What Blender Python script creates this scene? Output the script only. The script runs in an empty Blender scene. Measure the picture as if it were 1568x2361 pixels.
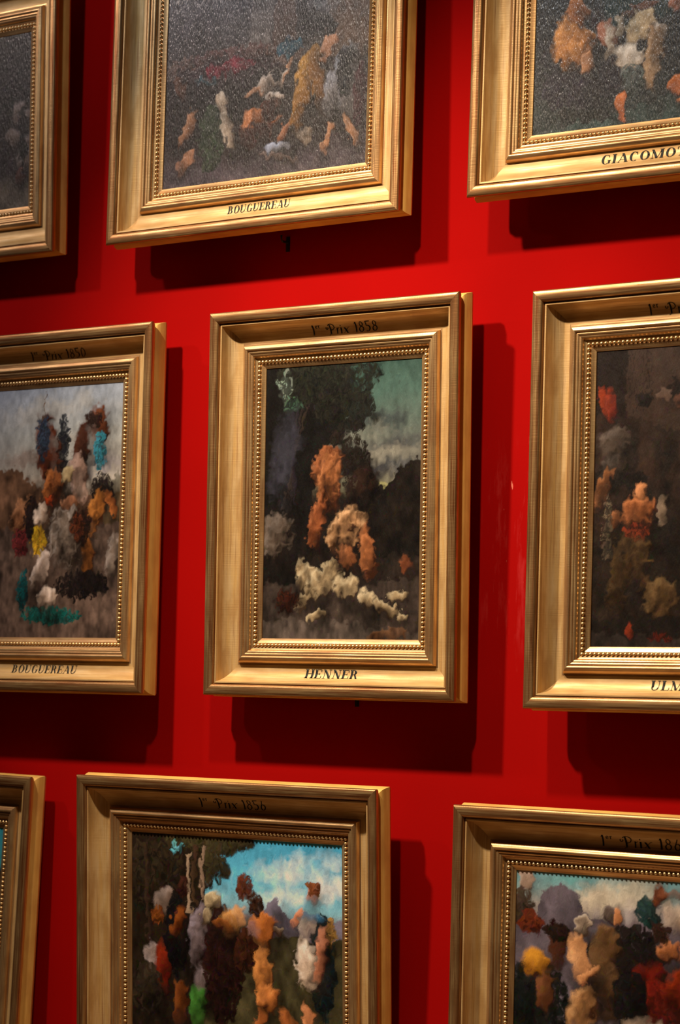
import bpy, math
import numpy as np
from mathutils import Matrix, Vector

# ------------------------------------------------------------------ camera
SC = bpy.context.scene
COL = SC.collection
ZW = 3.9                                   # height of the picture wall's local zero above the floor
FPX = 5864.44
cd = bpy.data.cameras.new('camera'); cam = bpy.data.objects.new('camera', cd); COL.objects.link(cam)
cd.sensor_fit = 'HORIZONTAL'; cd.sensor_width = 36.0; cd.lens = FPX / 1568 * 36.0
cd.clip_start = 0.1; cd.clip_end = 100
yaw, pit, rol = 0.6499887, 0.06908825, 0.02381109
f = Vector((-math.sin(yaw) * math.cos(pit), math.cos(yaw) * math.cos(pit), math.sin(pit)))
rt = Vector((math.cos(yaw), math.sin(yaw), 0)); up = rt.cross(f)
r2 = rt * math.cos(rol) + up * math.sin(rol); u2 = up * math.cos(rol) - rt * math.sin(rol)
M = Matrix((r2, u2, -f)).transposed().to_4x4()
M.translation = Vector((7.8265442, -10.4129171, -0.7318739 + ZW))
cam.matrix_world = M
SC.camera = cam
cd.dof.use_dof = True
cd.dof.focus_distance = 12.75
cd.dof.aperture_fstop = (cd.lens / 1000) / 0.05

# ------------------------------------------------------------------ world, lamps, exposure
SC.view_settings.view_transform = 'Standard'; SC.view_settings.look = 'None'
SC.view_settings.gamma = 1.0; SC.view_settings.exposure = 0.0; SC.view_settings.use_curve_mapping = False
w = bpy.data.worlds.new('dim_gallery'); SC.world = w; w.use_nodes = True
w.node_tree.nodes['Background'].inputs[0].default_value = (1.0, 0.66, 0.42, 1)
w.node_tree.nodes['Background'].inputs[1].default_value = 0.010

def spot(name, loc, aim, energy, col, angle, blend, size):
    l = bpy.data.lights.new(name, 'SPOT'); l.energy = energy; l.color = col
    l.spot_size = math.radians(angle); l.spot_blend = blend; l.shadow_soft_size = size
    o = bpy.data.objects.new(name, l); COL.objects.link(o); o.location = loc
    o.rotation_euler = (Vector(aim) - Vector(loc)).to_track_quat('-Z', 'Y').to_euler()
    return o
spot('track_spotlight', (1.378, -3.80, 5.20 + ZW), (1.42, 0, -1.81 + ZW), 1340, (1.0, 0.79, 0.55), 71.1, 1.0, 0.15)
spot('track_spotlight', (-1.744, -3.82, 5.19 + ZW), (.60, 0, -1.25 + ZW), 2480, (1.0, 0.79, 0.55), 56.7, 1.0, 0.15)
spot('track_spotlight', (-5.054, -3.85, 5.17 + ZW), (-3.89, 0, 1.75 + ZW), 560, (1.0, 0.82, 0.74), 86.5, 1.0, 0.15)

spot('added_glare_lamp', (-1.744, -3.82, 5.19 + ZW), (.0, 0, 2.2 + ZW), 260, (.86, .92, 1.0), 95, 1.0, 0.20)  # added weak cool lamp at the middle spotlight, for glare on the upper canvases

# ------------------------------------------------------------------ helpers
def tag(o, label=None, cat=None, group=None, kind=None):
    if label: o['label'] = label
    if cat: o['category'] = cat
    if group: o['group'] = group
    if kind: o['kind'] = kind
    return o

def mesh(name, V, F, m, parent=None, uv=None, smooth=True, angle=None):
    me = bpy.data.meshes.new(name)
    V = np.asarray(V, dtype=np.float32); F = np.asarray(F, dtype=np.int32)
    if F.ndim == 2:
        n, k = F.shape
        me.vertices.add(len(V)); me.vertices.foreach_set('co', V.ravel())
        me.loops.add(n * k); me.loops.foreach_set('vertex_index', F.ravel())
        me.polygons.add(n); me.polygons.foreach_set('loop_start', np.arange(0, n * k, k, dtype=np.int32))
        me.update(calc_edges=True)
    if uv is not None:
        ul = me.uv_layers.new(name='UVMap'); ul.data.foreach_set('uv', np.asarray(uv, dtype=np.float32)[F.ravel()].ravel())
    me.polygons.foreach_set('use_smooth', np.full(len(me.polygons), smooth))
    if angle: me.set_sharp_from_angle(angle=math.radians(angle))
    me.materials.append(m); me.validate(); me.update()
    o = bpy.data.objects.new(name, me); COL.objects.link(o)
    if parent: o.parent = parent
    return o

def box(name, x0, x1, y0, y1, z0, z1, m, parent=None):
    V = [(x, y, z) for x in (x0, x1) for y in (y0, y1) for z in (z0, z1)]
    F = [(0, 1, 3, 2), (4, 6, 7, 5), (0, 4, 5, 1), (2, 3, 7, 6), (0, 2, 6, 4), (1, 5, 7, 3)]
    return mesh(name, V, F, m, parent, smooth=False)

class NT:
    def __init__(s, name):
        s.m = bpy.data.materials.new(name); s.m.use_nodes = True; s.t = s.m.node_tree; s.b = s.t.nodes['Principled BSDF']
    def n(s, typ, **k):
        nd = s.t.nodes.new(typ)
        for a, v in k.items(): setattr(nd, a, v)
        return nd
    def l(s, a, b): s.t.links.new(a, b)
    def coord(s, kind='Object', scale=(1, 1, 1), src=None):
        tc = s.n('ShaderNodeTexCoord'); mp = s.n('ShaderNodeMapping'); mp.inputs['Scale'].default_value = scale
        s.l(tc.outputs[kind], mp.inputs['Vector']); return mp.outputs['Vector']
    def noise(s, vec, scale=1.0, detail=3.0, rough=0.5):
        nd = s.n('ShaderNodeTexNoise'); nd.inputs['Scale'].default_value = scale; nd.inputs['Detail'].default_value = detail
        nd.inputs['Roughness'].default_value = rough; s.l(vec, nd.inputs['Vector']); return nd.outputs['Fac']
    def ramp(s, fac, stops):
        r = s.n('ShaderNodeValToRGB'); e = r.color_ramp.elements
        while len(e) < len(stops): e.new(0.5)
        for el, (p, c) in zip(e, stops): el.position = p; el.color = (*c, 1)
        s.l(fac, r.inputs['Fac']); return r.outputs['Color']
    def mix(s, fac, a, b, mode='MIX'):
        nd = s.n('ShaderNodeMix', data_type='RGBA', blend_type=mode)
        for sock, v in ((nd.inputs['Factor'], fac), (nd.inputs['A'], a), (nd.inputs['B'], b)):
            if isinstance(v, (int, float)): sock.default_value = v
            elif isinstance(v, tuple): sock.default_value = (*v, 1)
            else: s.l(v, sock)
        return nd.outputs['Result']
    def bump(s, h, strength, dist, prev=None):
        b = s.n('ShaderNodeBump'); b.inputs['Strength'].default_value = strength; b.inputs['Distance'].default_value = dist
        s.l(h, b.inputs['Height'])
        if prev: s.l(prev, b.inputs['Normal'])
        return b.outputs['Normal']

def gold(name, c1, c2, bole, amt, rough, metal=0.85, streak=0.10):
    g = NT(name); tc = g.n('ShaderNodeTexCoord'); uv = tc.outputs['UV']
    def mp(sc):
        m = g.n('ShaderNodeMapping'); m.inputs['Scale'].default_value = sc; g.l(uv, m.inputs['Vector']); return m.outputs['Vector']
    oi = g.n('ShaderNodeObjectInfo')
    n1 = g.noise(mp((3.2, 45, 1)), 1, 4, .55); n2 = g.noise(mp((2.0, 110, 1)), 1, 5, .65); n3 = g.noise(mp((5, 14, 1)), 1, 3, .5)
    base = g.mix(g.ramp(n1, [(.35, (0, 0, 0)), (.65, (1, 1, 1))]), c1, c2)
    worn = g.ramp(n2, [(.62 - amt, (0, 0, 0)), (.74 - amt * .6, (1, 1, 1))])
    col = g.mix(worn, base, bole)
    col = g.mix(g.ramp(n3, [(.34, (.75, .75, .75)), (.56, (0, 0, 0))]), col, g.mix(.55, c2, bole))
    g.l(col, g.b.inputs['Base Color'])
    g.b.inputs['Metallic'].default_value = metal
    rr = g.ramp(n1, [(.3, (rough - .06,) * 3), (.7, (rough + .10,) * 3)]); g.l(rr, g.b.inputs['Roughness'])
    s1 = g.noise(mp((170, 1.5, 1)), 1, 3, .6); s2 = g.noise(mp((14, 60, 1)), 1, 3, .5)
    nb = g.bump(s1, streak * 3.2, .0016); nb = g.bump(s2, .25, .0010, nb); g.l(nb, g.b.inputs['Normal'])
    return g.m

GR = gold('gilded_rim', (.88, .60, .28), (.50, .29, .12), (.28, .10, .035), .22, .36, metal=.8)
GC = gold('gilded_cove', (.74, .53, .27), (.62, .39, .14), (.38, .19, .07), .09, .50, metal=.36)
GI = gold('gilded_inner', (.88, .61, .30), (.60, .36, .16), (.34, .14, .06), .13, .35, metal=.8)
GB = gold('gilded_beads', (.90, .68, .36), (.70, .48, .22), (.35, .18, .08), .02, .32, metal=.8)
GS = gold('gilded_side', (.84, .54, .15), (.72, .41, .09), (.50, .24, .07), .0, .6, metal=.15, streak=.04)

g = NT('black_lettering_paint'); g.b.inputs['Base Color'].default_value = (.006, .008, .009, 1); g.b.inputs['Roughness'].default_value = .55; INK = g.m
g.b.inputs['Specular IOR Level'].default_value = .3
g = NT('raw_wood'); n = g.noise(g.coord('Object', (2, 20, 2)), 3, 4); g.l(g.ramp(n, [(.3, (.10, .06, .03)), (.7, (.2, .12, .06))]), g.b.inputs['Base Color']); g.b.inputs['Roughness'].default_value = .8; WOOD = g.m
g = NT('dark_iron'); n = g.noise(g.coord('Object'), 60, 3); g.l(g.ramp(n, [(.3, (.02, .015, .015)), (.7, (.05, .04, .04))]), g.b.inputs['Base Color']); g.b.inputs['Metallic'].default_value = .6; g.b.inputs['Roughness'].default_value = .5; IRON = g.m

# red wall paint with a rubbed, scuffed patch between two of the middle pictures
g = NT('red_wall_paint'); oc = g.coord('Object')
big = g.noise(oc, .9, 3); fine = g.noise(oc, 70, 2)
col = g.ramp(big, [(.3, (.325, .0012, .0008)), (.7, (.37, .0018, .0012))])
st = g.noise(g.coord('Object', (16, 16, 3.0)), 1, 5, .65)
sep = g.n('ShaderNodeSeparateXYZ'); g.l(oc, sep.inputs[0])
def band(sock, c, wd):
    a = g.n('ShaderNodeMath', operation='SUBTRACT'); g.l(sock, a.inputs[0]); a.inputs[1].default_value = c
    b = g.n('ShaderNodeMath', operation='ABSOLUTE'); g.l(a.outputs[0], b.inputs[0])
    d = g.n('ShaderNodeMapRange'); g.l(b.outputs[0], d.inputs['Value']); d.inputs['From Min'].default_value = wd; d.inputs['From Max'].default_value = wd * .45
    d.interpolation_type = 'SMOOTHSTEP'; return d.outputs[0]
mk = g.n('ShaderNodeMath', operation='MULTIPLY'); g.l(band(sep.outputs['X'], .96, .22), mk.inputs[0]); g.l(band(sep.outputs['Z'], ZW - .05, .62), mk.inputs[1])
mk2 = g.n('ShaderNodeMath', operation='MULTIPLY'); g.l(mk.outputs[0], mk2.inputs[0]); g.l(g.ramp(st, [(.52, (0, 0, 0)), (.66, (1, 1, 1))]), mk2.inputs[1])
mk3 = g.n('ShaderNodeMath', operation='MULTIPLY'); g.l(mk2.outputs[0], mk3.inputs[0]); mk3.inputs[1].default_value = .40
col = g.mix(mk3.outputs[0], col, (.52, .045, .045))
fl = g.noise(g.coord('Object', (42, 42, 9)), 1, 3, .5)                       # small pale scratches
fk = g.n('ShaderNodeMath', operation='MULTIPLY'); g.l(mk.outputs[0], fk.inputs[0]); g.l(g.ramp(fl, [(.70, (0, 0, 0)), (.73, (1, 1, 1))]), fk.inputs[1])
col = g.mix(fk.outputs[0], col, (.75, .20, .14))
g.l(col, g.b.inputs['Base Color']); g.b.inputs['Roughness'].default_value = .9; g.b.inputs['Specular IOR Level'].default_value = .06
nb = g.bump(fine, .12, .002); nb = g.bump(big, .3, .01, nb); g.l(nb, g.b.inputs['Normal'])
RED = g.m
g = NT('oak_parquet'); br = g.n('ShaderNodeTexBrick'); g.l(g.coord('Object', (1.2, 1.2, 1)), br.inputs['Vector'])
br.inputs['Color1'].default_value = (.55, .36, .19, 1); br.inputs['Color2'].default_value = (.46, .29, .15, 1); br.inputs['Mortar'].default_value = (.12, .07, .04, 1)
br.inputs['Scale'].default_value = 1.5; br.inputs['Mortar Size'].default_value = .006; g.l(br.outputs['Color'], g.b.inputs['Base Color']); g.b.inputs['Roughness'].default_value = .4
FLOOR = g.m

# ------------------------------------------------------------------ the room
tag(box('wall_back', -14, 12, 0, .3, 0, 10.4, RED), kind='structure')
tag(box('floor', -14, 12, -16, .3, -.2, 0, FLOOR), kind='structure')

# ------------------------------------------------------------------ frame moulding profiles: u = distance out from the sight edge, y = depth behind the rim front
MW = 0.30
def arc(u0, y0, u1, y1, bulge, n=7):
    a = np.array([u0, y0]); b = np.array([u1, y1]); d = b - a; nrm = np.array([-d[1], d[0]])
    return [tuple(a + d * t + nrm * bulge * 4 * t * (1 - t)) for t in np.linspace(0, 1, n)]
INNER = [(0, .128), (0, .1205)] + arc(.0015, .1185, .024, .108, .03, 4) + [(.0255, .111), (.045, .111), (.0465, .1055)] + arc(.049, .1045, .060, .099, .10, 5) \
    + arc(.061, .097, .0745, .083, -.20, 7) + [(.0765, .083), (.078, .0800)] + arc(.079, .0795, .0895, .0775, -.15, 5) + [(.0905, .0790), (.0925, .0735)] + arc(.0940, .0715, .109, .0700, -.20, 6) \
    + arc(.1105, .0710, .128, .090, -.16, 7) + [(.1285, .0955), (.137, .0965)]
COVE = [(.137, .0985)] + arc(.138, .0965, .2255, .027, .215, 18) + [(.2260, .0225), (.2275, .0205), (.2345, .0200)]
RIM = [(.2345, .0245), (.2395, .0250), (.2405, .0200)] + arc(.2420, .0150, .2600, .0010, -.17, 8) + arc(.262, .0004, .286, .0008, -.04, 5)[0:] + arc(.2880, .0015, .2990, .0130, -.20, 6) + [(.2995, .0170), (.2970, .0210)]
SIDE = arc(.2970, .0210, .2765, .0560, -.05, 6) + arc(.2775, .0580, .2960, .0740, -.10, 7) + [(.2975, .0760), (.3065, .1100), (.3050, .1130), (.2980, .1290)]
FRONT = sorted(set(INNER[1:] + COVE[1:] + RIM[2:-2]))
FU = np.array([p[0] for p in FRONT]); FY = np.array([p[1] for p in FRONT])
def prof(u): return np.interp(u, FU, FY)

def sweep(name, pr, close, w, h, m, parent, seg=1):
    """profile swept round the four rails with mitred corners; each rail keeps its own vertices"""
    pr = list(pr); loop = pr + list(close)
    P = np.array(loop, dtype=float); n = len(P)
    hx, hz = w / 2 - MW, h / 2 - MW
    arcl = np.concatenate([[0], np.cumsum(np.linalg.norm(np.diff(np.vstack([P, P[:1]]), axis=0), axis=1))])
    V = []; UV = []; F = []
    for side in range(4):
        base = len(V)
        for k in range(n + 1):
            u, y = P[k % n]
            ends = {0: ((-hx - u, hz + u), (hx + u, hz + u)), 1: ((hx + u, hz + u), (hx + u, -hz - u)),
                    2: ((hx + u, -hz - u), (-hx - u, -hz - u)), 3: ((-hx - u, -hz - u), (-hx - u, hz + u))}[side]
            for e in range(2):
                V.append((ends[e][0], y, ends[e][1])); L = (w if side % 2 == 0 else h) / 2 - MW + u
                UV.append(((-L if e == 0 else L) + side * 7.3 + w * 3.1, arcl[k] + side * 1.7))
        for k in range(n):
            a = base + 2 * k; F.append((a, a + 1, a + 3, a + 2))
    return mesh(name, V, F, m, parent, uv=UV, angle=32)

def beads(w, h, m, parent):
    hx, hz = w / 2 - MW + .0355, h / 2 - MW + .0355; r = .0098; pitch = .0238
    C = []
    for L, fn in ((2 * hx, lambda t: (t, hz)), (2 * hx, lambda t: (t, -hz)), (2 * hz, lambda t: (hx, t)), (2 * hz, lambda t: (-hx, t))):
        k = int(round(L / pitch)); ts = np.linspace(-L / 2, L / 2, k + 1)
        C += [fn(t) for t in (ts if fn(0)[1] != 0 or False else ts[1:-1])]
    nu, nv = 8, 6; S = []; Fs = []
    for j in range(nv + 1):
        ph = math.pi * j / nv
        for i in range(nu):
            a = 2 * math.pi * i / nu; S.append((r * math.sin(ph) * math.cos(a), -r * math.cos(ph), r * math.sin(ph) * math.sin(a)))
    for j in range(nv):
        for i in range(nu): Fs.append((j * nu + i, j * nu + (i + 1) % nu, (j + 1) * nu + (i + 1) % nu, (j + 1) * nu + i))
    S = np.array(S); Fs = np.array(Fs); C = np.array(C)
    V = (S[None] + np.stack([C[:, 0], np.full(len(C), .1065), C[:, 1]], 1)[:, None]).reshape(-1, 3)
    F = (Fs[None] + (np.arange(len(C)) * len(S))[:, None, None]).reshape(-1, 4)
    return mesh('bead_trim', V, F, m, parent, uv=V[:, [0, 2]])

# ------------------------------------------------------------------ lettering: each glyph is a list of strips between two edge lines, box 0..width by 0..1
TH, TN = .19, .04
def ln(a, b, wd, n=6, horiz=True):
    a = np.array(a, float); b = np.array(b, float); t = np.linspace(0, 1, n)[:, None]; p = a + (b - a) * t
    o = np.array([wd / 2, 0]) if horiz else np.array([0, wd / 2]); return (p - o, p + o)
def serif(x, y, wd=.34): return ln((x - wd / 2, y), (x + wd / 2, y), TN, 3, False)
def stem(x, wd=TH): return [ln((x, 0), (x, 1), wd), serif(x, .02), serif(x, .98)]
def ring(cx, cy, rx, ry, a0, a1, tx=TH, ty=TN, n=20):
    t = np.radians(np.linspace(a0, a1, n))
    o = np.stack([cx + rx * np.cos(t), cy + ry * np.sin(t)], 1); i = np.stack([cx + (rx - tx) * np.cos(t), cy + (ry - ty) * np.sin(t)], 1); return (o, i)
G = {
 'H': (.95, stem(.2) + stem(.75) + [ln((.2, .5), (.75, .5), TN, 4, False)]),
 'E': (.80, stem(.2) + [ln((.2, .98), (.68, .98), TN, 4, False), ln((.2, .02), (.7, .02), TN, 4, False), ln((.2, .5), (.52, .5), TN, 4, False), ln((.67, .72), (.67, .98), .05), ln((.69, .02), (.69, .28), .05), ln((.52, .4), (.52, .6), .04)]),
 'N': (.95, [ln((.2, 0), (.2, 1), TN), serif(.2, .02, .26), ln((.2, 1), (.76, 0), TH + .03, 8), ln((.76, 0), (.76, 1), TN), serif(.76, .98, .26)]),
 'R': (.88, stem(.2) + [ring(.38, .74, .28, .26, 90, -90), ln((.2, .98), (.4, .98), TN, 3, False), ln((.2, .5), (.4, .5), TN, 3, False), ln((.46, .5), (.72, 0), TH * .9)]),
 'B': (.82, stem(.2) + [ring(.38, .75, .25, .25, 90, -90), ring(.38, .26, .32, .26, 90, -90), ln((.2, .98), (.4, .98), TN, 3, False), ln((.2, .51), (.4, .51), TN, 3, False), ln((.2, .02), (.4, .02), TN, 3, False)]),
 'O': (.92, [ring(.46, .5, .38, .52, 0, 360, n=30)]),
 'U': (.90, [ln((.2, .3), (.2, 1), TH), serif(.2, .98), ln((.7, .3), (.7, 1), TN), serif(.7, .98, .26), ring(.41, .32, .31, .34, 180, 360, .12, .07)]),
 'G': (.92, [ring(.46, .5, .38, .52, 60, 300, n=24), ln((.70, .05), (.70, .42), TH * .8), serif(.70, .42, .3), ln((.68, .72), (.68, .98), .05)]),
 'C': (.84, [ring(.46, .5, .38, .52, 55, 305, n=24), ln((.68, .7), (.68, .98), .06)]),
 'A': (.92, [ln((.14, 0), (.46, 1), TN), ln((.46, 1), (.76, 0), TH), serif(.14, .02, .26), serif(.76, .02, .32), ln((.24, .33), (.66, .33), TN, 4, False)]),
 'I': (.42, stem(.2)),
 'L': (.76, stem(.2) + [ln((.2, .02), (.68, .02), TN, 4, False), ln((.67, .02), (.67, .32), .05)]),
 'M': (1.12, [ln((.16, 0), (.16, 1), TN), serif(.16, .02, .26), ln((.16, 1), (.52, .02), TH), ln((.52, .02), (.86, 1), TN), ln((.9, 0), (.9, 1), TH), serif(.9, .02), serif(.9, .98)]),
 'T': (.80, [ln((.4, 0), (.4, 1), TH), serif(.4, .02), ln((.08, .98), (.72, .98), TN, 5, False), ln((.09, .74), (.09, .98), .05), ln((.71, .74), (.71, .98), .05)]),
 ' ': (.42, []),
 '1': (.36, [ln((.2, 0), (.17, 1), .11), ln((.05, .82), (.17, 1), .04, 4)]),
 '8': (.62, [ring(.3, .76, .17, .24, 0, 360, .07, .05, 18), ring(.3, .27, .23, .28, 0, 360, .09, .05, 18)]),
 '5': (.60, [ln((.14, .55), (.12, 1), .07, 4), ln((.12, .97), (.5, .99), .07, 4, False), ring(.26, .3, .24, .30, 110, -130, .11, .05, 18)]),
 '0': (.62, [ring(.3, .5, .24, .5, 0, 360, .09, .05, 22)]),
 '6': (.62, [ring(.3, .3, .23, .3, 0, 360, .10, .05, 18), ln((.10, .35), (.34, 1.02), .07, 7)]),
 'e': (.28, [ring(.14, .80, .11, .15, 20, 320, .05, .03, 12), ln((.05, .80), (.23, .82), .03, 3, False)]),
 'r': (.24, [ln((.08, .66), (.08, .95), .06, 4), ln((.08, .86), (.2, .95), .04, 4, False)]),
 'P': (.98, [ln((.52, .0), (.42, .95), .12, 8), ring(.52, .70, .34, .32, 150, -95, .07, .05, 20), ring(.16, .62, .13, .14, 120, 400, .06, .05, 14), ln((.36, -.10), (.52, .02), .07, 5)]),
 's': (.34, [ln((.12, .0), (.1, .58), .09, 6), ln((.1, .44), (.28, .58), .05, 4, False)]),
 'i': (.32, [ln((.16, .0), (.12, .58), .12, 6), ln((.1, .74), (.1, .82), .08, 3)]),
 'x': (.60, [ln((.12, .56), (.42, .0), .12, 7), ln((.08, .02), (.48, .58), .04, 7), ln((.46, .56), (.60, .60), .04, 3, False)]),
}
def lettering(name, text, x0, x1, uc, H, top, h, parent, label):
    adv = 0; strips = []
    for ch in text:
        wd, st = G[ch]; strips += [(a + [adv, 0], b + [adv, 0]) for a, b in st]; adv += wd
    sx = (x1 - x0) / adv; V = []; F = []
    hz = h / 2 - MW
    for a, b in strips:
        n = len(a); base = len(V); q = np.stack([a, (a + b) / 2, b], 1).reshape(-1, 2)
        for x, v in q:
            u = uc + (v - .5) * H * (1 if top else -1)
            V.append((x0 + x * sx, prof(u) - .0013, (hz + u) * (1 if top else -1)))
        for k in range(n - 1):
            for j in range(2):
                c = base + 3 * k + j; F.append((c, c + 1, c + 4, c + 3))
    o = mesh(name, V, F, INK, parent); o['label'] = label
    s = o.modifiers.new('thickness', 'SOLIDIFY'); s.thickness = .0006; s.offset = 0
    return o

# ------------------------------------------------------------------ canvases: generic brushed landscapes in oil colours
def lin(c):
    c = np.array(c, float) / 255; return np.where(c <= .04045, c / 12.92, ((c + .055) / 1.055) ** 2.4)
def vnoise(rng, X, Y, sc):
    gx = rng.random((int(sc * 2) + 4, int(sc * 2) + 4)); x = X * sc + .5; y = Y * sc + .5
    i = np.clip(x.astype(int), 0, gx.shape[0] - 2); j = np.clip(y.astype(int), 0, gx.shape[1] - 2)
    fx = x - i; fy = y - j; fx = fx * fx * (3 - 2 * fx); fy = fy * fy * (3 - 2 * fy)
    return (gx[i, j] * (1 - fx) * (1 - fy) + gx[i + 1, j] * fx * (1 - fy) + gx[i, j + 1] * (1 - fx) * fy + gx[i + 1, j + 1] * fx * fy) - .5
class Paint:
    def __init__(s, W, Hh, step, seed):
        s.W, s.H = W, Hh; s.nx = int(W / step) + 1; s.ny = int(Hh / step) + 1; s.rng = np.random.default_rng(seed)
        s.X, s.Y = np.meshgrid(np.linspace(0, 1, s.nx), np.linspace(0, 1, s.ny)); s.a = Hh / W
        s.N = [vnoise(s.rng, s.X, s.Y * s.a, k) for k in (4, 9, 22, 50)]; s.N2 = [vnoise(s.rng, s.X, s.Y * s.a, k) for k in (5, 11, 25, 50)]
        s.C = np.zeros((s.ny, s.nx, 3))
    def put(s, mask, col):
        s.C = s.C * (1 - mask[..., None]) + mask[..., None] * lin(col)
    def vgrad(s, stops):
        y = np.clip(s.Y + s.N[0] * .05, 0, 1); st = [(p, lin(c)) for p, c in stops]
        for k in range(3): s.C[..., k] = np.interp(y, [p for p, _ in st], [c[k] for _, c in st])
    def E(s, col, cx, cy, rx, ry, ang=0, soft=.25, warp=.25, al=1.0):
        c, n = math.cos(math.radians(ang)), math.sin(math.radians(ang)); dx = s.X - cx; dy = (s.Y - cy) * s.a
        u = (dx * c + dy * n) / rx; v = (-dx * n + dy * c) / (ry * s.a)
        d = np.sqrt(u * u + v * v) + warp * (s.N[1] + .8 * s.N[2] + .5 * s.N2[3]) * 1.2
        s.put(al * np.clip((1 + soft / 2 - d) / soft, 0, 1), col)
    def P(s, col, pts, warp=.03, al=1.0):
        X = s.X + warp * (s.N[1] + .6 * s.N[2]); Y = s.Y + warp * (s.N2[1] + .6 * s.N2[2]); ins = np.zeros(X.shape, bool); n = len(pts)
        for i in range(n):
            (x0, y0), (x1, y1) = pts[i], pts[(i + 1) % n]
            if y0 == y1: continue
            ins ^= ((Y >= min(y0, y1)) & (Y < max(y0, y1)) & (X < x0 + (Y - y0) * (x1 - x0) / (y1 - y0)))
        m = s.soft(ins.astype(float), 3) * al
        s.put(m, col)
    def dab(s, col, cx, cy, rx, ry, ang, al=.85, raw=False):
        R = max(rx, ry) * 1.3; i0 = max(int((cx - R) * s.nx), 0); i1 = min(int((cx + R) * s.nx) + 2, s.nx); j0 = max(int((cy - R / s.a) * s.ny), 0); j1 = min(int((cy + R / s.a) * s.ny) + 2, s.ny)
        if i1 <= i0 or j1 <= j0: return
        c, n = math.cos(math.radians(ang)), math.sin(math.radians(ang)); dx = s.X[j0:j1, i0:i1] - cx; dy = (s.Y[j0:j1, i0:i1] - cy) * s.a
        d = np.hypot((dx * c + dy * n) / rx, (-dx * n + dy * c) / ry); m = (al * np.clip((1.2 - d) / .4, 0, 1))[..., None]
        s.C[j0:j1, i0:i1] = s.C[j0:j1, i0:i1] * (1 - m) + m * (col if raw else lin(col))
    def brush(s, n, r=.02, jit=.22, ang=None):
        for _ in range(n):
            x, y = s.rng.random(2); j = min(int(y * s.ny), s.ny - 1); i = min(int(x * s.nx), s.nx - 1)
            c = s.C[j, i] * (1 + s.rng.normal() * jit) + s.rng.normal(size=3) * .004
            s.dab(np.clip(c, 0, 1), x, y, r * s.rng.uniform(.5, 1.2), r * s.rng.uniform(.15, .3), s.rng.uniform(0, 180) if ang is None else ang + s.rng.normal() * 25, .6, True)
    def soft(s, m, k=2):
        for _ in range(k):
            m = m.copy(); m[1:-1, 1:-1] = (m[1:-1, 1:-1] * 2 + m[:-2, 1:-1] + m[2:, 1:-1] + m[1:-1, :-2] + m[1:-1, 2:]) / 6
        return m
    def hill(s, col, line, al=1.0):
        xs = [q[0] for q in line]; ys = [q[1] for q in line]; top = np.interp(s.X, xs, ys) + .03 * (s.N[1] * .5 + s.N[2] * .5 + s.N[3] * .4)
        m = np.clip((s.Y - top) * s.ny / 2.5, 0, 1) * al; t = np.clip(.85 + .6 * (s.N[1] + s.N2[2]), .4, 1.5)[..., None]
        s.C = s.C * (1 - m[..., None]) + m[..., None] * lin(col) * t
    def clouds(s, cl):
        for col, x, y, rx, ry in cl: s.E(col, x, y, rx, ry, -5, 1.3, 1.1, .75)
    def trunk(s, col, x0, y0, x1, y1, wd):
        t = np.clip((s.Y - y0) / (y1 - y0), 0, 1); cx = x0 + (x1 - x0) * t + .012 * s.N[1]; u = (s.X - cx) / (wd * .5)
        m = np.clip((1.1 - np.abs(u)) * 3, 0, 1) * ((s.Y > y0) & (s.Y < y1)); sh = np.clip(.95 - .35 * u + .7 * s.N[3], .3, 1.3)[..., None]
        s.C = s.C * (1 - m[..., None]) + m[..., None] * lin(col) * sh
    def B(s, col, cx, cy, rx, ry, ang=0):
        """a boulder or bank of earth, modelled by the painter with a lit upper left and a brown lower side"""
        g0 = math.sqrt(rx * ry * s.a); rx = rx ** .72 * g0 ** .28 * s.rng.uniform(.9, 1.15); ry = (ry * s.a) ** .72 * g0 ** .28 / s.a * s.rng.uniform(.9, 1.15)
        cx += s.rng.normal() * .020; cy += s.rng.normal() * .013; ang += s.rng.normal() * 16
        if sum(col) < 520 or cy > .3: s.E((24, 17, 13), cx + rx * .35, cy + ry * .35, rx * 1.25, ry * 1.25, ang, 1.1, .5, .55)
        R = max(rx, ry * s.a) * 1.5; i0 = max(int((cx - R) * s.nx), 0); i1 = min(int((cx + R) * s.nx) + 2, s.nx); j0 = max(int((cy - R / s.a) * s.ny), 0); j1 = min(int((cy + R / s.a) * s.ny) + 2, s.ny)
        if i1 - i0 < 3 or j1 - j0 < 3: return
        sl = (slice(j0, j1), slice(i0, i1)); c, n = math.cos(math.radians(ang)), math.sin(math.radians(ang)); o = s.rng.uniform(-3, 3)
        dx = s.X[sl] - cx; dy = (s.Y[sl] - cy) * s.a; u = (dx * c + dy * n) / rx; v = (-dx * n + dy * c) / (ry * s.a)
        nz = .55 * s.N[2][sl] + .35 * s.N[3][sl] + .25 * s.N[1][sl]
        d = (np.abs(u) ** 2.6 + np.abs(v) ** 2.6) ** (1 / 2.6) + nz * .55
        h = np.sqrt(np.clip(1 - d * d, 0, 1)) * 1.1 + .30 * s.N2[2][sl] + .10 * s.N2[3][sl] + .35 * s.N2[1][sl]; k = min(rx, ry * s.a) * s.nx
        gy, gx = np.gradient(h); t = np.clip(.46 + (gx * .55 + gy * .75) * k * .30 - .16 * (u * .5 + v) + .5 * s.N[1][sl] + .4 * s.N[2][sl], 0, 1)[..., None]
        c0 = lin(col) * np.array([.82, .80, .80]); dk = c0 * np.array([.10, .07, .055]); md = c0 * np.array([.74, .66, .58]); hi = np.minimum(c0 * 1.30, .9)
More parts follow.
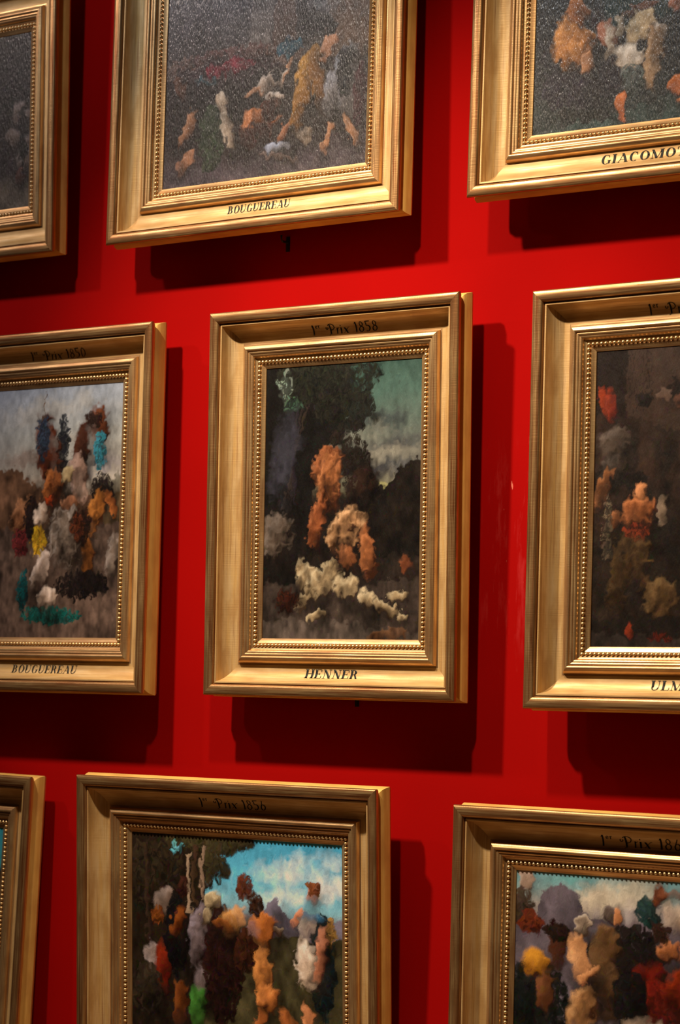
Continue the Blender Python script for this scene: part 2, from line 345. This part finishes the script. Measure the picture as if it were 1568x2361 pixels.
        C = np.where(t < .5, dk + (md - dk) * t * 2, md + (hi - md) * (t * 2 - 1)); m = (np.clip((1.06 - d) / .26, 0, 1) * np.clip(1.25 + 1.6 * s.N2[1][sl] - .5 * np.clip(v, 0, 1), .25, 1))[..., None]
        s.C[sl] = s.C[sl] * (1 - m) + m * C
    def V(s, col, cx, cy, rx, ry, n, r=.012, base=.25):
        """foliage built of small dabs over a dark underpainting, lighter towards the upper left"""
        c0 = lin(col); s.E(tuple(np.array(col) * .45), cx, cy, rx * .85, ry * .85, 0, .4, .6, .9)
        for _ in range(n):
            a = s.rng.uniform(0, 2 * math.pi); q = s.rng.random() ** .55; ux, uy = q * math.cos(a), q * math.sin(a)
            l = np.clip(.75 - .45 * (ux * .5 + uy * .8) + s.rng.normal() * .28, .18, 1.7); hue = 1 + s.rng.normal(size=3) * .07
            s.dab(np.clip(c0 * l * hue, 0, .9), cx + rx * ux, cy + ry * uy, r * s.rng.uniform(.3, .8), r * s.rng.uniform(.4, 1.0), s.rng.uniform(-40, 40), .8, True)

def art_MC(p):
    p.vgrad([(0, (50, 76, 66)), (.12, (72, 100, 88)), (.3, (98, 100, 90)), (.40, (108, 106, 94)), (.47, (120, 118, 92)), (.5, (40, 32, 24)), (1, (52, 42, 34))])
    p.clouds([((56, 62, 62), .75, .22, .22, .03), ((60, 62, 64), .9, .30, .2, .03), ((56, 60, 64), .72, .37, .2, .02), ((64, 66, 68), .95, .38, .2, .02)]); p.clouds([((142, 140, 122), .8, .33, .2, .02), ((130, 132, 116), .62, .27, .12, .03)])
    p.E((168, 166, 110), .76, .447, .20, .012, -6, .8, .3)
    p.hill((24, 18, 13), [(-.1, .50), (.5, .50), (.66, .485), (.78, .44), (.86, .38), (.95, .355), (1.1, .35)]); p.hill((38, 30, 24), [(-.1, .66), (.3, .70), (.6, .68), (1.1, .70)])
    p.hill((62, 52, 44), [(-.1, .79), (.25, .77), (.6, .80), (1.1, .76)]); p.hill((86, 76, 66), [(-.1, .93), (.4, .92), (.7, .95), (1.1, .97)], .8)
    p.P((13, 11, 9), [(-.1, -.1), (.60, -.1), (.52, .2), (.34, .34), (.30, .6), (.2, .78), (-.1, .8)], .05)
    for k in range(4): p.trunk((40 - 5 * k, 32 - 4 * k, 26), .34 - .06 * k, -.02, .12 + .03 * k, .52, .016)
    p.V((34, 36, 26), .40, .05, .34, .10, 900, .013, .5); p.V((30, 30, 22), .52, .16, .20, .07, 500, .012, .5); p.V((28, 26, 20), .56, .23, .10, .03, 160, .010, .5)
    p.V((120, 136, 118), .13, .08, .06, .06, 40, .010, .3); p.V((70, 96, 76), .18, .14, .07, .03, 30, .010, .3)
    p.E((58, 58, 66), .12, .34, .07, .14, 14, 1.0, .7, .7); p.B((92, 84, 74), .07, .64, .10, .08, 0)
    p.V((26, 18, 12), .58, .36, .10, .10, 420, .011); p.B((40, 26, 18), .60, .48, .10, .09, 40)
    p.B((150, 92, 54), .40, .34, .10, .07, -35); p.B((176, 116, 70), .41, .44, .07, .10, 8); p.B((156, 94, 56), .36, .58, .05, .11, 14); p.V((30, 22, 16), .47, .27, .05, .03, 90, .009)
    p.B((190, 152, 108), .53, .62, .09, .09, 30); p.B((170, 112, 70), .54, .72, .06, .05, -20); p.B((172, 112, 68), .69, .72, .045, .11, -24); p.B((120, 70, 42), .88, .73, .05, .03, -40)
    for x, y, rx, ry, a in ((.28, .77, .08, .05, 70), (.40, .77, .11, .045, 8), (.54, .81, .10, .035, 14), (.68, .84, .08, .028, 16), (.84, .83, .08, .018, 12), (.80, .885, .10, .020, 8), (.90, .90, .03, .022, 0), (.24, .86, .03, .05, 30), (.36, .905, .09, .020, 0)): p.B((186, 172, 134), x, y, rx, ry, a)
    p.V((60, 26, 14), .16, .86, .08, .04, 130, .009); p.B((110, 78, 50), .86, .975, .14, .018, -8); p.brush(9000, .009, .14)
def art_ML(p):
    p.vgrad([(0, (168, 180, 190)), (.2, (186, 190, 180)), (.36, (176, 168, 150)), (.42, (128, 108, 88)), (.7, (112, 92, 76)), (1, (134, 104, 84))])
    p.clouds([((208, 208, 196), .4, .1, .3, .04), ((200, 196, 180), .6, .22, .2, .03)]); p.clouds([((150, 144, 144), .9, .33, .12, .03), ((160, 140, 124), .3, .28, .2, .02)])
    p.hill((126, 92, 66), [(-.1, .30), (.2, .32), (.34, .38), (.5, .42), (.9, .43), (1.1, .43)]); p.hill((56, 60, 32), [(-.1, .6), (.8, .6), (.9, .38), (.97, .34), (1.1, .36)], .6); p.hill((104, 84, 70), [(-.1, .56), (1.1, .54)])
    p.V((34, 38, 46), .56, .24, .05, .13, 260, .011); p.B((112, 58, 34), .46, .26, .08, .16, 6); p.V((58, 74, 92), .40, .20, .05, .09, 200, .010); p.trunk((110, 80, 50), .42, .02, .40, .12, .006)
    p.B((84, 48, 32), .68, .24, .06, .13, -6); p.B((116, 66, 38), .84, .20, .07, .09, 0); p.V((54, 34, 26), .78, .14, .06, .03, 120, .009); p.V((56, 140, 156), .83, .27, .04, .08, 220, .009); p.V((28, 20, 18), .86, .42, .08, .07, 260, .011)
    p.B((200, 172, 154), .69, .38, .06, .12, 4); p.B((214, 196, 146), .57, .35, .04, .04, 20); p.B((190, 118, 62), .50, .42, .07, .07, 30); p.B((210, 150, 110), .62, .47, .07, .04, 0)
    p.B((214, 142, 66), .80, .50, .05, .10, 4); p.B((206, 132, 58), .76, .68, .035, .12, 8); p.B((190, 118, 60), .92, .50, .02, .08, -20)
    p.B((160, 150, 136), .60, .60, .12, .12, 0); p.B((150, 140, 128), .92, .66, .05, .10, 0); p.V((44, 24, 16), .72, .56, .06, .07, 200, .011); p.V((104, 52, 28), .68, .56, .05, .05, 120, .010)
    p.V((28, 20, 18), .72, .79, .20, .055, 620, .012); p.V((200, 74, 24), .46, .46, .035, .02, 60, .008); p.B((196, 140, 96), .24, .52, .06, .10, 20); p.V((120, 44, 44), .25, .62, .06, .06, 200, .010); p.V((40, 28, 26), .33, .52, .06, .08, 240, .011)
    p.V((20, 110, 98), .50, .91, .24, .03, 520, .010); p.V((14, 84, 84), .28, .82, .04, .09, 200, .010); p.V((226, 176, 40), .39, .61, .055, .06, 320, .010)
    p.B((226, 208, 184), .39, .52, .05, .05, 0); p.B((230, 214, 196), .42, .74, .055, .12, -4); p.B((220, 202, 180), .47, .86, .08, .05, 30); p.brush(9000, .009, .12)
def art_MR(p):
    p.vgrad([(0, (58, 44, 36)), (.3, (54, 38, 28)), (.6, (36, 26, 16)), (.85, (20, 15, 10)), (1, (46, 38, 32))])
    p.P((26, 15, 11), [(-.1, -.1), (.17, -.1), (.17, .24), (-.1, .24)], .01)
    for k in range(7): p.trunk((46, 32, 25), .19 + k * .018, -.05, .188 + k * .018, .22, .005)
    p.hill((44, 30, 22), [(-.1, .20), (.2, .22), (.5, .31), (1.1, .46)]); p.B((92, 82, 72), .12, .31, .11, .05, 4); p.B((74, 66, 58), .12, .39, .09, .05, 0)
    p.B((150, 58, 28), .07, .18, .022, .06, 8); p.B((136, 50, 28), .125, .18, .022, .06, -6); p.V((28, 20, 16), .27, .17, .04, .03, 90, .010); p.V((26, 18, 14), .44, .15, .05, .04, 120, .010); p.B((104, 86, 74), .35, .185, .06, .02, 10); p.B((84, 56, 42), .5, .19, .08, .03, 10)
    p.hill((28, 20, 12), [(-.1, .60), (.3, .56), (.6, .6), (1.1, .62)], .7)
    p.B((178, 122, 76), .095, .46, .030, .09, 4); p.B((160, 106, 66), .13, .56, .05, .03, 40); p.V((22, 14, 10), .22, .44, .07, .035, 200, .010); p.B((184, 126, 80), .27, .475, .03, .04, 0); p.B((186, 118, 70), .25, .56, .08, .05, 10); p.B((150, 136, 116), .36, .55, .02, .07, -20); p.V((140, 56, 26), .24, .62, .07, .03, 160, .009)
    p.B((80, 60, 32), .24, .72, .11, .10, 20); p.B((104, 82, 50), .35, .82, .10, .07, 30); p.B((64, 48, 26), .18, .82, .05, .12, -8); p.V((90, 78, 60), .08, .60, .03, .12, 100, .009)
    p.hill((16, 12, 9), [(-.1, .90), (.5, .89), (1.1, .87)], .6); p.hill((50, 42, 36), [(-.1, .95), (.5, .96), (1.1, .95)], .7); p.B((120, 44, 20), .22, .955, .018, .02, 0); p.V((80, 26, 16), .38, .965, .07, .012, 60, .008); p.brush(9000, .010, .16)
def art_TC(p):
    p.vgrad([(0, (60, 60, 62)), (.5, (66, 64, 66)), (.62, (66, 60, 56)), (.72, (44, 36, 34)), (.9, (40, 32, 30)), (1, (66, 58, 62))])
    p.P((84, 64, 54), [(.54, -.1), (.70, -.1), (.69, .68), (.54, .7)], .01, .9); p.P((112, 104, 96), [(.42, -.1), (.54, -.1), (.53, .64), (.42, .64)], .02, .7); p.P((26, 24, 26), [(.65, -.1), (.71, -.1), (.70, .64), (.64, .64)], .01, .9); p.P((96, 74, 58), [(.80, -.1), (1.1, -.1), (1.1, .7), (.80, .7)], .01, .9); p.E((110, 114, 114), .77, .54, .06, .02, 0, 1.2, .8, .6)
    p.V((108, 84, 72), .10, .66, .12, .035, 320, .010); p.V((92, 62, 56), .35, .65, .22, .03, 420, .010); p.V((54, 38, 40), .3, .70, .3, .05, 800, .012); p.V((116, 28, 44), .33, .675, .12, .018, 240, .009); p.V((60, 86, 94), .20, .705, .05, .012, 80, .008)
    p.V((32, 24, 24), .12, .80, .16, .10, 700, .012); p.V((30, 24, 24), .45, .77, .18, .06, 600, .012)
    p.B((150, 104, 76), .08, .71, .025, .05, 0); p.B((176, 132, 98), .135, .83, .025, .07, 10); p.B((160, 118, 88), .11, .93, .018, .05, 22); p.V((44, 54, 38), .24, .87, .06, .10, 460, .011)
    p.B((196, 186, 166), .26, .775, .05, .025, 20); p.B((190, 182, 164), .31, .85, .022, .08, -12); p.B((206, 198, 186), .54, .75, .09, .025, -10); p.B((196, 190, 180), .57, .785, .05, .02, -20); p.B((190, 150, 118), .41, .765, .06, .008, -10); p.V((20, 14, 14), .56, .72, .03, .015, 70, .008); p.B((184, 144, 110), .63, .70, .010, .05, 10)
    p.B((192, 128, 82), .46, .82, .09, .035, -22); p.V((52, 28, 22), .46, .88, .09, .03, 300, .010); p.V((60, 34, 26), .53, .81, .04, .03, 140, .009); p.B((150, 104, 74), .60, .86, .06, .012, -30); p.B((140, 150, 166), .57, .905, .07, .02, 10)
    p.B((164, 122, 52), .71, .70, .06, .06, 0); p.B((150, 110, 46), .69, .80, .035, .10, 4); p.B((140, 100, 44), .75, .76, .025, .12, 0); p.V((44, 82, 96), .62, .645, .06, .022, 240, .009); p.V((24, 18, 20), .71, .60, .03, .04, 100, .010)
    p.B((176, 132, 100), .82, .66, .03, .05, 20); p.V((22, 18, 18), .79, .60, .05, .025, 160, .008); p.B((136, 144, 152), .87, .70, .06, .035, -30); p.B((118, 122, 128), .83, .80, .045, .07, 8); p.B((106, 108, 112), .89, .79, .035, .08, -6); p.V((26, 24, 28), .88, .74, .03, .07, 240, .010); p.V((52, 22, 28), .955, .80, .03, .09, 260, .010)
    p.B((168, 126, 92), .82, .93, .018, .055, 0); p.B((176, 134, 98), .91, .92, .016, .055, -6); p.B((132, 122, 108), .71, .925, .05, .02, 0); p.hill((72, 62, 62), [(-.1, .985), (.4, .975), (1.1, .965)], .6); p.B((104, 90, 84), .56, .955, .16, .008, -6); p.brush(11000, .008, .22, 90)
def art_TR(p):
    p.vgrad([(0, (50, 46, 48)), (.62, (36, 40, 40)), (.72, (30, 30, 32)), (.88, (30, 32, 32)), (1, (34, 42, 40))])
    p.P((26, 46, 46), [(.24, .6), (.7, .58), (.62, .76), (.3, .74)], .05); p.P((14, 14, 16), [(.56, .5), (1.1, .5), (1.1, .95), (.56, .95)], .02)
    p.hill((44, 62, 58), [(-.1, 1.0), (.2, .975), (.4, .955), (.7, .935), (1.1, .92)]); p.B((118, 78, 58), .45, .70, .12, .012, 0); p.B((150, 96, 70), .58, .72, .03, .02, -30)
    p.V((34, 28, 38), .22, .88, .18, .075, 1500, .011, .3); p.V((30, 26, 34), .10, .80, .08, .05, 400, .011, .3); p.V((20, 22, 22), .22, .96, .14, .02, 300, .010)
    p.B((200, 142, 76), .15, .775, .09, .055, 20); p.B((190, 132, 68), .19, .82, .06, .035, -30); p.B((176, 116, 62), .21, .715, .045, .03, 10); p.V((34, 24, 26), .26, .74, .025, .03, 130, .008)
    p.B((176, 122, 96), .285, .77, .028, .045, -30); p.B((196, 150, 110), .24, .83, .02, .03, -20)
    p.B((186, 182, 168), .335, .79, .018, .065, -14); p.B((204, 192, 158), .43, .775, .085, .03, -8); p.B((200, 196, 176), .34, .745, .018, .03, 0); p.B((206, 202, 188), .43, .835, .07, .035, 10); p.B((196, 194, 186), .505, .77, .016, .03, 0); p.B((156, 132, 100), .51, .84, .028, .09, 0); p.V((70, 78, 74), .40, .89, .05, .04, 200, .009)
    p.B((204, 122, 66), .36, .935, .018, .035, 10); p.B((190, 108, 58), .38, .968, .035, .009, 10); p.B((188, 112, 58), .555, .93, .028, .03, 20); p.B((186, 112, 58), .62, .945, .04, .010, -8); p.brush(11000, .008, .24, 90)
def art_TL(p):
    p.vgrad([(0, (16, 15, 15)), (.45, (20, 18, 18)), (.8, (36, 30, 28)), (.9, (70, 62, 50)), (1, (78, 70, 58))])
    for x, y, a, b, r in ((.93, .47, .04, .06, 0), (.90, .58, .05, .05, 20), (.985, .46, .03, .02, 0), (.985, .60, .03, .08, 0), (.92, .72, .03, .07, 10), (.985, .75, .02, .07, 0)): p.B((104, 96, 88), x, y, a, b, r)
    p.V((16, 13, 13), .955, .62, .02, .20, 200, .010); p.B((92, 62, 54), .955, .82, .02, .05, 0); p.B((84, 58, 50), .98, .86, .03, .03, 0); p.brush(3500, .012, .25)
def art_BC(p):
    p.vgrad([(0, (58, 140, 170)), (.15, (82, 164, 190)), (.24, (120, 170, 180)), (.30, (110, 106, 110)), (.34, (70, 66, 44)), (.5, (42, 36, 18)), (1, (28, 22, 12))])
    p.clouds([((206, 212, 204), .76, .13, .13, .06), ((190, 206, 206), .72, .21, .16, .03), ((214, 214, 204), .94, .16, .09, .03)])
    p.hill((104, 100, 112), [(.5, .36), (.62, .28), (.66, .22), (.70, .215), (.74, .25), (.80, .30), (.86, .27), (1.1, .27)]); p.hill((60, 56, 34), [(.3, .36), (.8, .345), (1.1, .35)]); p.B((196, 188, 164), .68, .335, .06, .012, 0); p.B((186, 180, 160), .93, .35, .05, .014, 0)
    p.P((28, 21, 13), [(-.1, -.1), (.46, -.1), (.42, .06), (.36, .2), (.34, 1.1), (-.1, 1.1)], .04); p.V((58, 52, 30), .38, .02, .22, .05, 700, .012, .3); p.V((50, 44, 26), .40, .11, .07, .08, 300, .011, .3); p.V((40, 32, 20), .12, .16, .16, .14, 600, .012)
    p.trunk((142, 122, 98), .278, .07, .284, .30, .026); p.trunk((124, 104, 84), .345, .04, .348, .24, .022); p.trunk((60, 44, 28), .31, .03, .31, .26, .016); p.trunk((44, 32, 22), .06, .05, .10, .5, .02)
    p.V((90, 160, 170), .23, .055, .03, .02, 24, .008, .3); p.B((140, 128, 118), .17, .25, .05, .05, 0); p.B((150, 140, 136), .14, .50, .035, .10, -12); p.B((104, 30, 12), .17, .52, .035, .16, -6); p.V((112, 60, 22), .13, .32, .03, .03, 120, .009); p.V((44, 36, 26), .08, .6, .08, .1, 300, .012)
    p.V((12, 11, 12), .225, .38, .055, .16, 900, .010, .3); p.B((122, 66, 24), .265, .33, .03, .09, -10); p.V((50, 26, 18), .25, .195, .03, .035, 120, .009); p.B((110, 62, 26), .25, .62, .03, .10, 14)
    p.B((134, 126, 134), .325, .40, .045, .13, 6); p.B((126, 118, 122), .34, .56, .045, .09, 0); p.B((206, 196, 156), .40, .235, .035, .045, 10); p.B((200, 190, 154), .37, .285, .03, .03, 40); p.B((60, 122, 48), .32, .66, .04, .10, 10)
    p.V((34, 16, 12), .45, .48, .09, .22, 1400, .012, .3); p.V((80, 40, 22), .55, .18, .035, .045, 140, .009)
    p.B((200, 148, 84), .52, .30, .07, .05, -24); p.B((176, 108, 50), .60, .33, .06, .08, 10); p.B((150, 92, 42), .44, .325, .07, .018, 12); p.V((50, 28, 16), .60, .24, .03, .04, 120, .009); p.B((204, 140, 74), .64, .48, .045, .11, -6); p.B((190, 124, 64), .66, .58, .06, .06, 20); p.V((56, 28, 16), .55, .42, .05, .08, 300, .010); p.B((170, 104, 52), .74, .70, .03, .10, -30); p.B((160, 98, 50), .60, .70, .025, .10, 0)
    p.V((14, 34, 38), .91, .45, .05, .20, 1000, .010, .3); p.V((150, 112, 56), .94, .31, .02, .06, 120, .008); p.B((212, 202, 184), .825, .325, .04, .06, 0); p.B((200, 190, 172), .83, .47, .05, .11, 4); p.B((44, 100, 140), .88, .26, .06, .022, -10); p.B((196, 136, 104), .90, .38, .022, .12, 0); p.B((196, 134, 100), .79, .29, .02, .05, 14); p.B((176, 110, 76), .86, .205, .03, .035, 0); p.V((110, 62, 34), .865, .17, .03, .018, 100, .008); p.B((190, 130, 86), .87, .66, .025, .09, 0)
    p.brush(10000, .009, .13)
def art_BR(p):
    p.vgrad([(0, (84, 124, 128)), (.06, (110, 138, 136)), (.12, (134, 128, 120)), (.18, (90, 80, 82)), (.26, (44, 30, 22)), (.5, (18, 14, 12)), (1, (30, 24, 18))])
    p.clouds([((184, 170, 142), .30, .07, .07, .04), ((176, 166, 142), .42, .055, .12, .05), ((140, 134, 134), .50, .12, .1, .03)]); p.clouds([((86, 144, 140), .2, .02, .1, .015)])
    p.hill((88, 80, 86), [(-.1, .16), (.08, .14), (.10, .06), (.17, .03), (.24, .06), (.26, .13), (.45, .15), (.6, .15), (1.1, .2)]); p.B((150, 136, 122), .045, .05, .03, .05, 0); p.B((104, 96, 92), .34, .11, .03, .025, 0); p.V((56, 44, 34), .03, .12, .04, .06, 160, .010)
    p.V((30, 50, 48), .50, .11, .045, .05, 340, .010); p.B((104, 58, 36), .535, .06, .02, .05, 0); p.B((120, 72, 46), .57, .06, .05, .015, 20); p.B((170, 154, 132), .66, .13, .10, .05, 0)
    p.V((20, 16, 14), .42, .26, .14, .10, 1000, .012); p.V((12, 18, 16), .08, .46, .14, .16, 1200, .012); p.B((176, 124, 38), .075, .285, .045, .05, 20); p.V((90, 38, 18), .065, .175, .045, .035, 240, .010); p.B((60, 34, 22), .15, .26, .035, .08, 0); p.V((30, 18, 12), .16, .20, .045, .03, 200, .010); p.B((90, 56, 32), .14, .40, .025, .08, -20)
    p.B((100, 76, 48), .34, .25, .05, .11, 16); p.B((80, 60, 38), .36, .38, .05, .12, 0); p.B((186, 178, 160), .245, .17, .03, .035, 0); p.B((196, 148, 100), .225, .29, .04, .09, 4); p.B((190, 138, 90), .29, .335, .07, .016, -12); p.B((164, 126, 82), .26, .44, .06, .10, -8); p.B((156, 118, 76), .27, .60, .055, .12, 0); p.B((180, 128, 86), .39, .13, .016, .035, 14)
    p.B((160, 104, 64), .54, .235, .045, .035, 0); p.V((44, 26, 18), .545, .165, .03, .035, 160, .009); p.B((110, 26, 12), .54, .35, .07, .08, 0); p.V((84, 18, 8), .56, .40, .08, .07, 500, .011); p.B((140, 48, 18), .66, .36, .07, .10, 20); p.B((150, 90, 56), .63, .20, .016, .07, 6); p.V((14, 12, 12), .44, .42, .06, .12, 400, .012); p.B((120, 108, 92), .52, .52, .14, .03, 0)
    p.brush(10000, .009, .15)
def art_BL(p):
    p.vgrad([(0, (36, 116, 130)), (.15, (50, 124, 130)), (.2, (30, 24, 20)), (1, (60, 40, 26))]); p.V((40, 36, 22), .4, .1, .3, .1, 400, .014); p.brush(1500, .014, .2)

def oil(name, spec, bumpk, fx=230, fz=42, coat=1.0):
    g = NT(name); at = g.n('ShaderNodeAttribute'); at.attribute_name = 'paint'; g.l(at.outputs['Color'], g.b.inputs['Base Color'])
    n0 = g.noise(g.coord('Object'), 14, 3)
    g.l(g.ramp(n0, [(.3, (.40,) * 3), (.7, (.5,) * 3)]), g.b.inputs['Roughness']); g.b.inputs['Specular IOR Level'].default_value = spec
    g.b.inputs['Coat Weight'].default_value = coat; g.b.inputs['Coat Roughness'].default_value = .20
    wv = g.noise(g.coord('Object', (fx, 1, fz)), 1, 2, .6); ip = g.noise(g.coord('Object', (90, 1, 40)), 1, 3, .6)
    nb = g.bump(wv, bumpk, .0022 if bumpk < 1 else .0036); nb = g.bump(ip, bumpk * .7, .003, nb); g.l(nb, g.b.inputs['Normal']); g.l(nb, g.b.inputs['Coat Normal'])
    return g.m
OIL = oil('varnished_oil_paint', .25, .5, coat=.35)
OILR = oil('rippled_varnished_oil_paint', .5, 1.0, 120, 26)

def canvas(w, h, art, seed, gain, parent, step=.0045):
    W, H = w - 2 * MW + .012, h - 2 * MW + .012
    p = Paint(W, H, step, seed); art(p)
    # drag the wet paint: ragged stroke edges and broken tone
    n5 = vnoise(p.rng, p.X, p.Y * p.a * .5, 70); n6 = vnoise(p.rng, p.X, p.Y * p.a * .6, 34)
    ii = np.clip((np.arange(p.nx)[None, :] + (.6 * p.N[2] + .9 * p.N[3] + .5 * n5) * .024 * p.nx).astype(int), 0, p.nx - 1)
    jj = np.clip((np.arange(p.ny)[:, None] + (.6 * p.N2[2] + .9 * p.N2[3]) * .026 * p.ny).astype(int), 0, p.ny - 1)
    lum = p.C.mean(-1, keepdims=True); amt = np.where(p.Y[..., None] < .35, .45, 1.0)
    p.C = p.C[jj, ii] * np.clip(1 + amt * (.55 * n5 + .75 * n6 + .5 * p.N[1])[..., None], .3, 1.6)
    V = np.stack([(p.X - .5) * W, np.full(p.X.shape, .1235), (.5 - p.Y) * H], -1).reshape(-1, 3)
    i = np.arange(p.ny * p.nx).reshape(p.ny, p.nx)
    F = np.stack([i[:-1, :-1], i[:-1, 1:], i[1:, 1:], i[1:, :-1]], -1).reshape(-1, 4)[:, ::-1]
    nv = len(V); b = V[[0, p.nx - 1, nv - 1, nv - p.nx]] + [0, .0035, 0]           # stretcher back so the canvas has thickness
    V = np.vstack([V, b]); F = np.vstack([F, [[nv, nv + 1, nv + 2, nv + 3]]])
    o = mesh('canvas', V, F, OILR if seed in (1, 2, 3) else OIL, parent)
    ca = o.data.color_attributes.new('paint', 'FLOAT_COLOR', 'POINT')
    C = np.ones((nv + 4, 4), np.float32); C[:nv, :3] = np.clip(p.C.reshape(-1, 3) * gain * np.array([.84, .85, .98]), 0, .95); C[nv:, :3] = .2
    ca.data.foreach_set('color', C.ravel())
    return o

def picture(cx, cz, w, h, lean, roll, art, seed, gain, label, name=None, prize=None):
    t = bpy.data.objects.new('framed_painting', None); COL.objects.link(t); t.empty_display_size = .2
    t.matrix_world = Matrix.Translation((cx, -.236, cz + ZW)) @ Matrix.Rotation(lean, 4, 'X') @ Matrix.Rotation(roll, 4, 'Y')
    tag(t, label, 'painting', 'gold framed paintings hung on the red wall')
    sweep('outer_rim', RIM, [(.280, .050), (.2345, .050)], w, h, GR, t)
    sweep('cove_moulding', COVE, [(.2345, .105), (.137, .105)], w, h, GC, t)
    im = sweep('inner_moulding', INNER, [(.137, .118), (.02, .128)], w, h, GI, t)
    beads(w, h, GB, im)
    s = sweep('side_moulding', SIDE, [(.150, .1290), (.150, .1060), (.2300, .1060), (.2300, .0480), (.2800, .0490)], w, h, GS, t)
    canvas(w, h, art, seed, gain, t, (.0036 if seed == 5 else .0042) if seed not in (1, 7) else .006)
    bb = box('backing_board', -w / 2 + .27, w / 2 - .27, .1295, .1345, -h / 2 + .27, h / 2 - .27, WOOD, t); bb['label'] = 'plain wooden backing board'
    for sx in (-1, 1):
        b = box('hanging_cleat', sx * w * .3 - .03, sx * w * .3 + .03, .1345, .236 + lean * 1.0 * (h / 2 - .3) - .0, h / 2 - .36, h / 2 - .30, WOOD, t)
    if name: lettering('name_lettering', *name, False, h, t, 'black painted capital letters')
    if prize:
        text, x0, x1, uc, H = prize; tot = sum(G[c][0] for c in text); at = 0
        for part, nm, lb in ((text[:3], 'ordinal_lettering', 'black painted ordinal'), (text[4:8], 'prize_lettering', 'black painted script word'), (text[9:], 'year_lettering', 'black painted year')):
            i = text.index(part); a = sum(G[c][0] for c in text[:i]); b = a + sum(G[c][0] for c in part)
            lettering(nm, part, x0 + (x1 - x0) * a / tot, x0 + (x1 - x0) * b / tot, uc, H, True, h, t, lb)
    return t

PX = '1er Psix '
picture(-2.9961, 2.4612, 2.0141, 1.6065, .0198, -.0017, art_TL, 1, 1.5, 'gold-framed dark painting with grey rocks, in the top left corner of the wall')
picture(-.5743, 2.9095, 1.9735, 2.5134, -.0109, -.0023, art_TC, 2, 1.15, 'gold-framed brown painting with white glare streaks, in the middle of the upper row', ('BOUGUEREAU', -.195, .228, .168, .044))
picture(1.824, 2.9594, 1.9732, 2.573, -.0143, .0058, art_TR, 3, 1.2, 'gold-framed dark painting with an ochre patch, cut off by the top right corner', ('GIACOMOTTI', -.275, .275, .170, .046))
picture(-2.0108, .2111, 1.5963, 2.002, -.0038, -.0019, art_ML, 4, .95, 'gold-framed painting with pale sky, lettered 1850, at the left of the middle row', ('BOUGUEREAU', -.245, .250, .176, .044), (PX + '1850', -.180, .240, .176, .050))
picture(0, .2182, 1.5963, 2.0081, .015, .0009, art_MC, 5, 1.15, 'gold-framed upright painting with stormy sky, top rail lettered 1858, in the centre of the wall', ('HENNER', -.186, .156, .178, .045), (PX + '1858', -.180, .245, .176, .050))
picture(2.0054, .1967, 1.5964, 2.005, -.0166, -.0038, art_MR, 6, 1.15, 'gold-framed dark brown painting, cut off by the right edge of the middle row', ('ULMANN', -.150, .205, .178, .045), (PX + '1858', -.204, .216, .174, .050))
picture(-3.0795, -2.2385, 2.072, 1.9815, -.0297, .0119, art_BL, 7, 1.8, 'brown-gold framed painting leaning at the bottom left corner, only its right side in view')
picture(-.6206, -2.2158, 2.011, 1.9777, .0422, -.0029, art_BC, 8, 1.9, 'gold-framed painting with bright blue sky, lettered 1856, in the lower row below the middle pictures', None, (PX + '1856', -.205, .245, .180, .050))
picture(1.8337, -2.2819, 2.0502, 2.0006, -.0028, .0028, art_BR, 9, 2.0, 'gold-framed painting with cloudy grey sky and dark foreground, lettered 186, at the bottom right corner', None, (PX + '1860', -.245, .240, .170, .050))

# ------------------------------------------------------------------ small iron hooks under two frames
def hook(x, z, label):
    V = []; F = []; path = [(0, 0, 0), (0, -.012, 0), (0, -.05, -.002), (0, -.058, .008), (0, -.058, .03)]; r = .006
    for (px, py, pz) in path:
        for k in range(8):
            a = k * math.pi / 4; V.append((px + r * math.cos(a), py + (r * math.sin(a) if pz > .01 else 0), pz + (0 if pz > .01 else r * math.sin(a))))
    for j in range(len(path) - 1):
        for k in range(8): F.append((8 * j + k, 8 * j + (k + 1) % 8, 8 * j + 8 + (k + 1) % 8, 8 * j + 8 + k))
    o = bpy.data.objects.new('wall_hook', None); COL.objects.link(o); o.location = (x, 0, z)
    tag(o, label, 'hook', 'iron hooks on the red wall')
    mesh('hook_arm', V, F, IRON, o); box('mounting_plate', -.012, .012, -.004, 0, -.05, .03, IRON, o)
hook(-.475, 1.61 + ZW, 'small dark iron hook on the red wall below the picture with white glare streaks')
hook(.05, -.775 + ZW, 'small dark iron hook on the red wall below the central picture lettered 1858')
